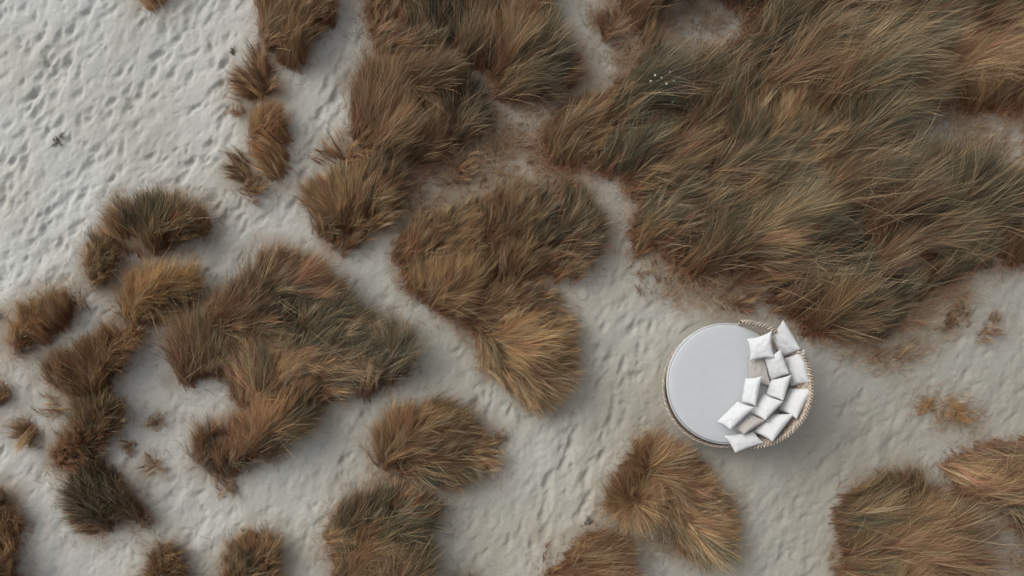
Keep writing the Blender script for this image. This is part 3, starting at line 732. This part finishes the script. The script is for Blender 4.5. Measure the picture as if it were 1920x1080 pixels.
def cushion(i, label, m_, cor, hth):
    w3 = []
    for (zx, zy, z) in cor:
        px, py = zp(zx, zy); x, y = G(px, py, z); w3.append((float(x), float(y), z))
    w3 = np.array(w3)
    n = 27; g = np.linspace(-1, 1, n); Uu, Vv = np.meshgrid(g, g, indexing='ij')
    k = .15 if "star" in label and m_ is m_lit else .07
    w3 = w3.mean(0) + (w3 - w3.mean(0)) * 1.05
    u = Uu * (1 - k * (1 - Vv ** 2) * np.abs(Uu)); v = Vv * (1 - k * (1 - Uu ** 2) * np.abs(Vv))
    a, b_, c, d = [w3[q] for q in range(4)]
    S = (u + 1)[..., None] / 2; T = (v + 1)[..., None] / 2
    P = (a * (1 - S) + b_ * S) * (1 - T) + (d * (1 - S) + c * S) * T
    nn = np.cross(b_ - a, d - a); nn /= np.linalg.norm(nn)
    if nn[2] < 0: nn = -nn
    puff = ((1 - Uu ** 2) * (1 - Vv ** 2)) ** .42
    wr = (fbm(Uu * 3 + i * 5, Vv * 3, 1.0, 57, 3) - .5) * (.034) * puff + .006 * np.sin((Uu + Vv * .6) * 9 + i) * puff ** .5 * (1 - puff)
    top = P + nn * (hth * puff + wr)[..., None]; bot = P - nn * (hth * puff)[..., None]
    q1 = grid_quads(n, n); q2 = q1[:, ::-1] + n * n
    vs = np.concatenate([top.reshape(-1, 3), bot.reshape(-1, 3)])
    org = w3.mean(0)
    me = np_mesh("cushion", vs - org, np.concatenate([q1, q2]))
    bm = bmesh.new(); bm.from_mesh(me); bmesh.ops.remove_doubles(bm, verts=bm.verts, dist=.0006); bmesh.ops.recalc_face_normals(bm, faces=bm.faces); bm.to_mesh(me); bm.free()
    o = link("cushion", me, None, m_); o.location = org
    tag(o, label, "cushion", "cushions piled along the daybed backrest")
for i, cshn in enumerate(CUSH): cushion(i, *cshn)

# ------------------------------------------------------------------ bits on the sand
m_weed, t, b = mat("dried_seaweed"); b.inputs["Base Color"].default_value = (.11, .09, .07, 1); b.inputs["Roughness"].default_value = .8
WEED = [(112, 265, .16, "dark clump of dry seaweed in the footprinted sand near the left edge"),
        (437, 95, .09, "small dark seaweed scrap on the sand left of the narrow dark-footed tussock"),
        (1103, 977, .15, "frayed dark seaweed lump above the brown tussock at the bottom edge")]
for (px, py, r, lab) in WEED:
    x, y = G(px, py); V, Q = [], []; o_ = 0
    for k in range(34):
        a = rng.uniform(0, 6.28); l = r * rng.uniform(.25, .7); c0 = np.clip(rng.normal(0, r * .26, 2), -r * .4, r * .4) * np.array([.7, 1.1])
        kk = np.linspace(0, 1, 5); aa = a + rng.normal(0, .9) * kk
        pth = np.stack([c0[0] + np.cumsum(np.cos(aa)) * l / 5, c0[1] + np.cumsum(np.sin(aa)) * l / 5, .012 + .022 * np.sin(kk * 3.14) * rng.random() + 0 * kk], -1)
        b_ = np.linspace(0, 2 * math.pi, 6); rad = rng.uniform(.004, .010) * (1 - .7 * kk)
        sd = np.stack([-np.sin(aa), np.cos(aa), 0 * aa], -1)
        ring = pth[:, None] + (sd[:, None] * np.cos(b_)[None, :, None] + np.array([0, 0, .6]) * np.sin(b_)[None, :, None]) * rad[:, None, None]
        V.append(ring.reshape(-1, 3)); Q.append(grid_quads(5, 6) + o_); o_ += 30
    o = link("seaweed_clump", np_mesh("seaweed_clump", np.concatenate(V), np.concatenate(Q)), None, m_weed)
    o.location = (float(x), float(y), float(ground(x, y)))
    tag(o, lab, "seaweed")
# low herb with white flowers among the grass
m_leaf, t, b = mat("herb_leaf"); b.inputs["Base Color"].default_value = (.055, .085, .03, 1); b.inputs["Roughness"].default_value = .5
m_petal, t, b = mat("white_petal"); b.inputs["Base Color"].default_value = (.75, .75, .70, 1)
hx, hy = G(1240, 155, .6); hz = float(ground(hx, hy)) + .16
herb = bpy.data.objects.new("flowering_herb", None); COL.objects.link(herb); herb.location = (float(hx), float(hy), hz)
tag(herb, "green herb with a few tiny white flowers in the wide grass field", "plant")
n = 260
V, Q, C = blades(np.stack([rng.normal(0, .13, n), rng.normal(0, .11, n), rng.uniform(.15, .42, n)], -1), rng.uniform(0, 6.28, n), rng.uniform(.06, .13, n), rng.uniform(.5, 1.2, n), rng.uniform(1.3, 1.9, n), rng.normal(0, .3, n), rng.uniform(.016, .03, n), np.ones((n, 3)), np.ones((n, 3)))
link("foliage", np_mesh("foliage", V, Q), herb, m_leaf)
n = 14
V, Q, C = blades(np.stack([rng.normal(0, .04, n), rng.normal(0, .04, n), np.zeros(n)], -1), rng.uniform(0, 6.28, n), rng.uniform(.45, .6, n), rng.uniform(0, .2, n), rng.uniform(.3, .7, n), rng.normal(0, .3, n), np.full(n, .008), np.ones((n, 3)), np.ones((n, 3)))
link("stems", np_mesh("stems", V, Q), herb, m_leaf)
for (dx, dy) in ((-.14, .05), (-.04, .02), (.09, .10), (.15, -.03), (-.20, -.03), (.03, -.08)):
    a = np.arange(5) * 2 * math.pi / 5 + rng.random()
    V, Q, C = blades(np.tile([[dx, dy, .50 + .05 * rng.random()]], (5, 1)), a, np.full(5, .018), np.full(5, 1.2), np.full(5, 1.6), np.zeros(5), np.full(5, .016), np.ones((5, 3)), np.ones((5, 3)))
    link("flower", np_mesh("flower", V, Q), herb, m_petal)
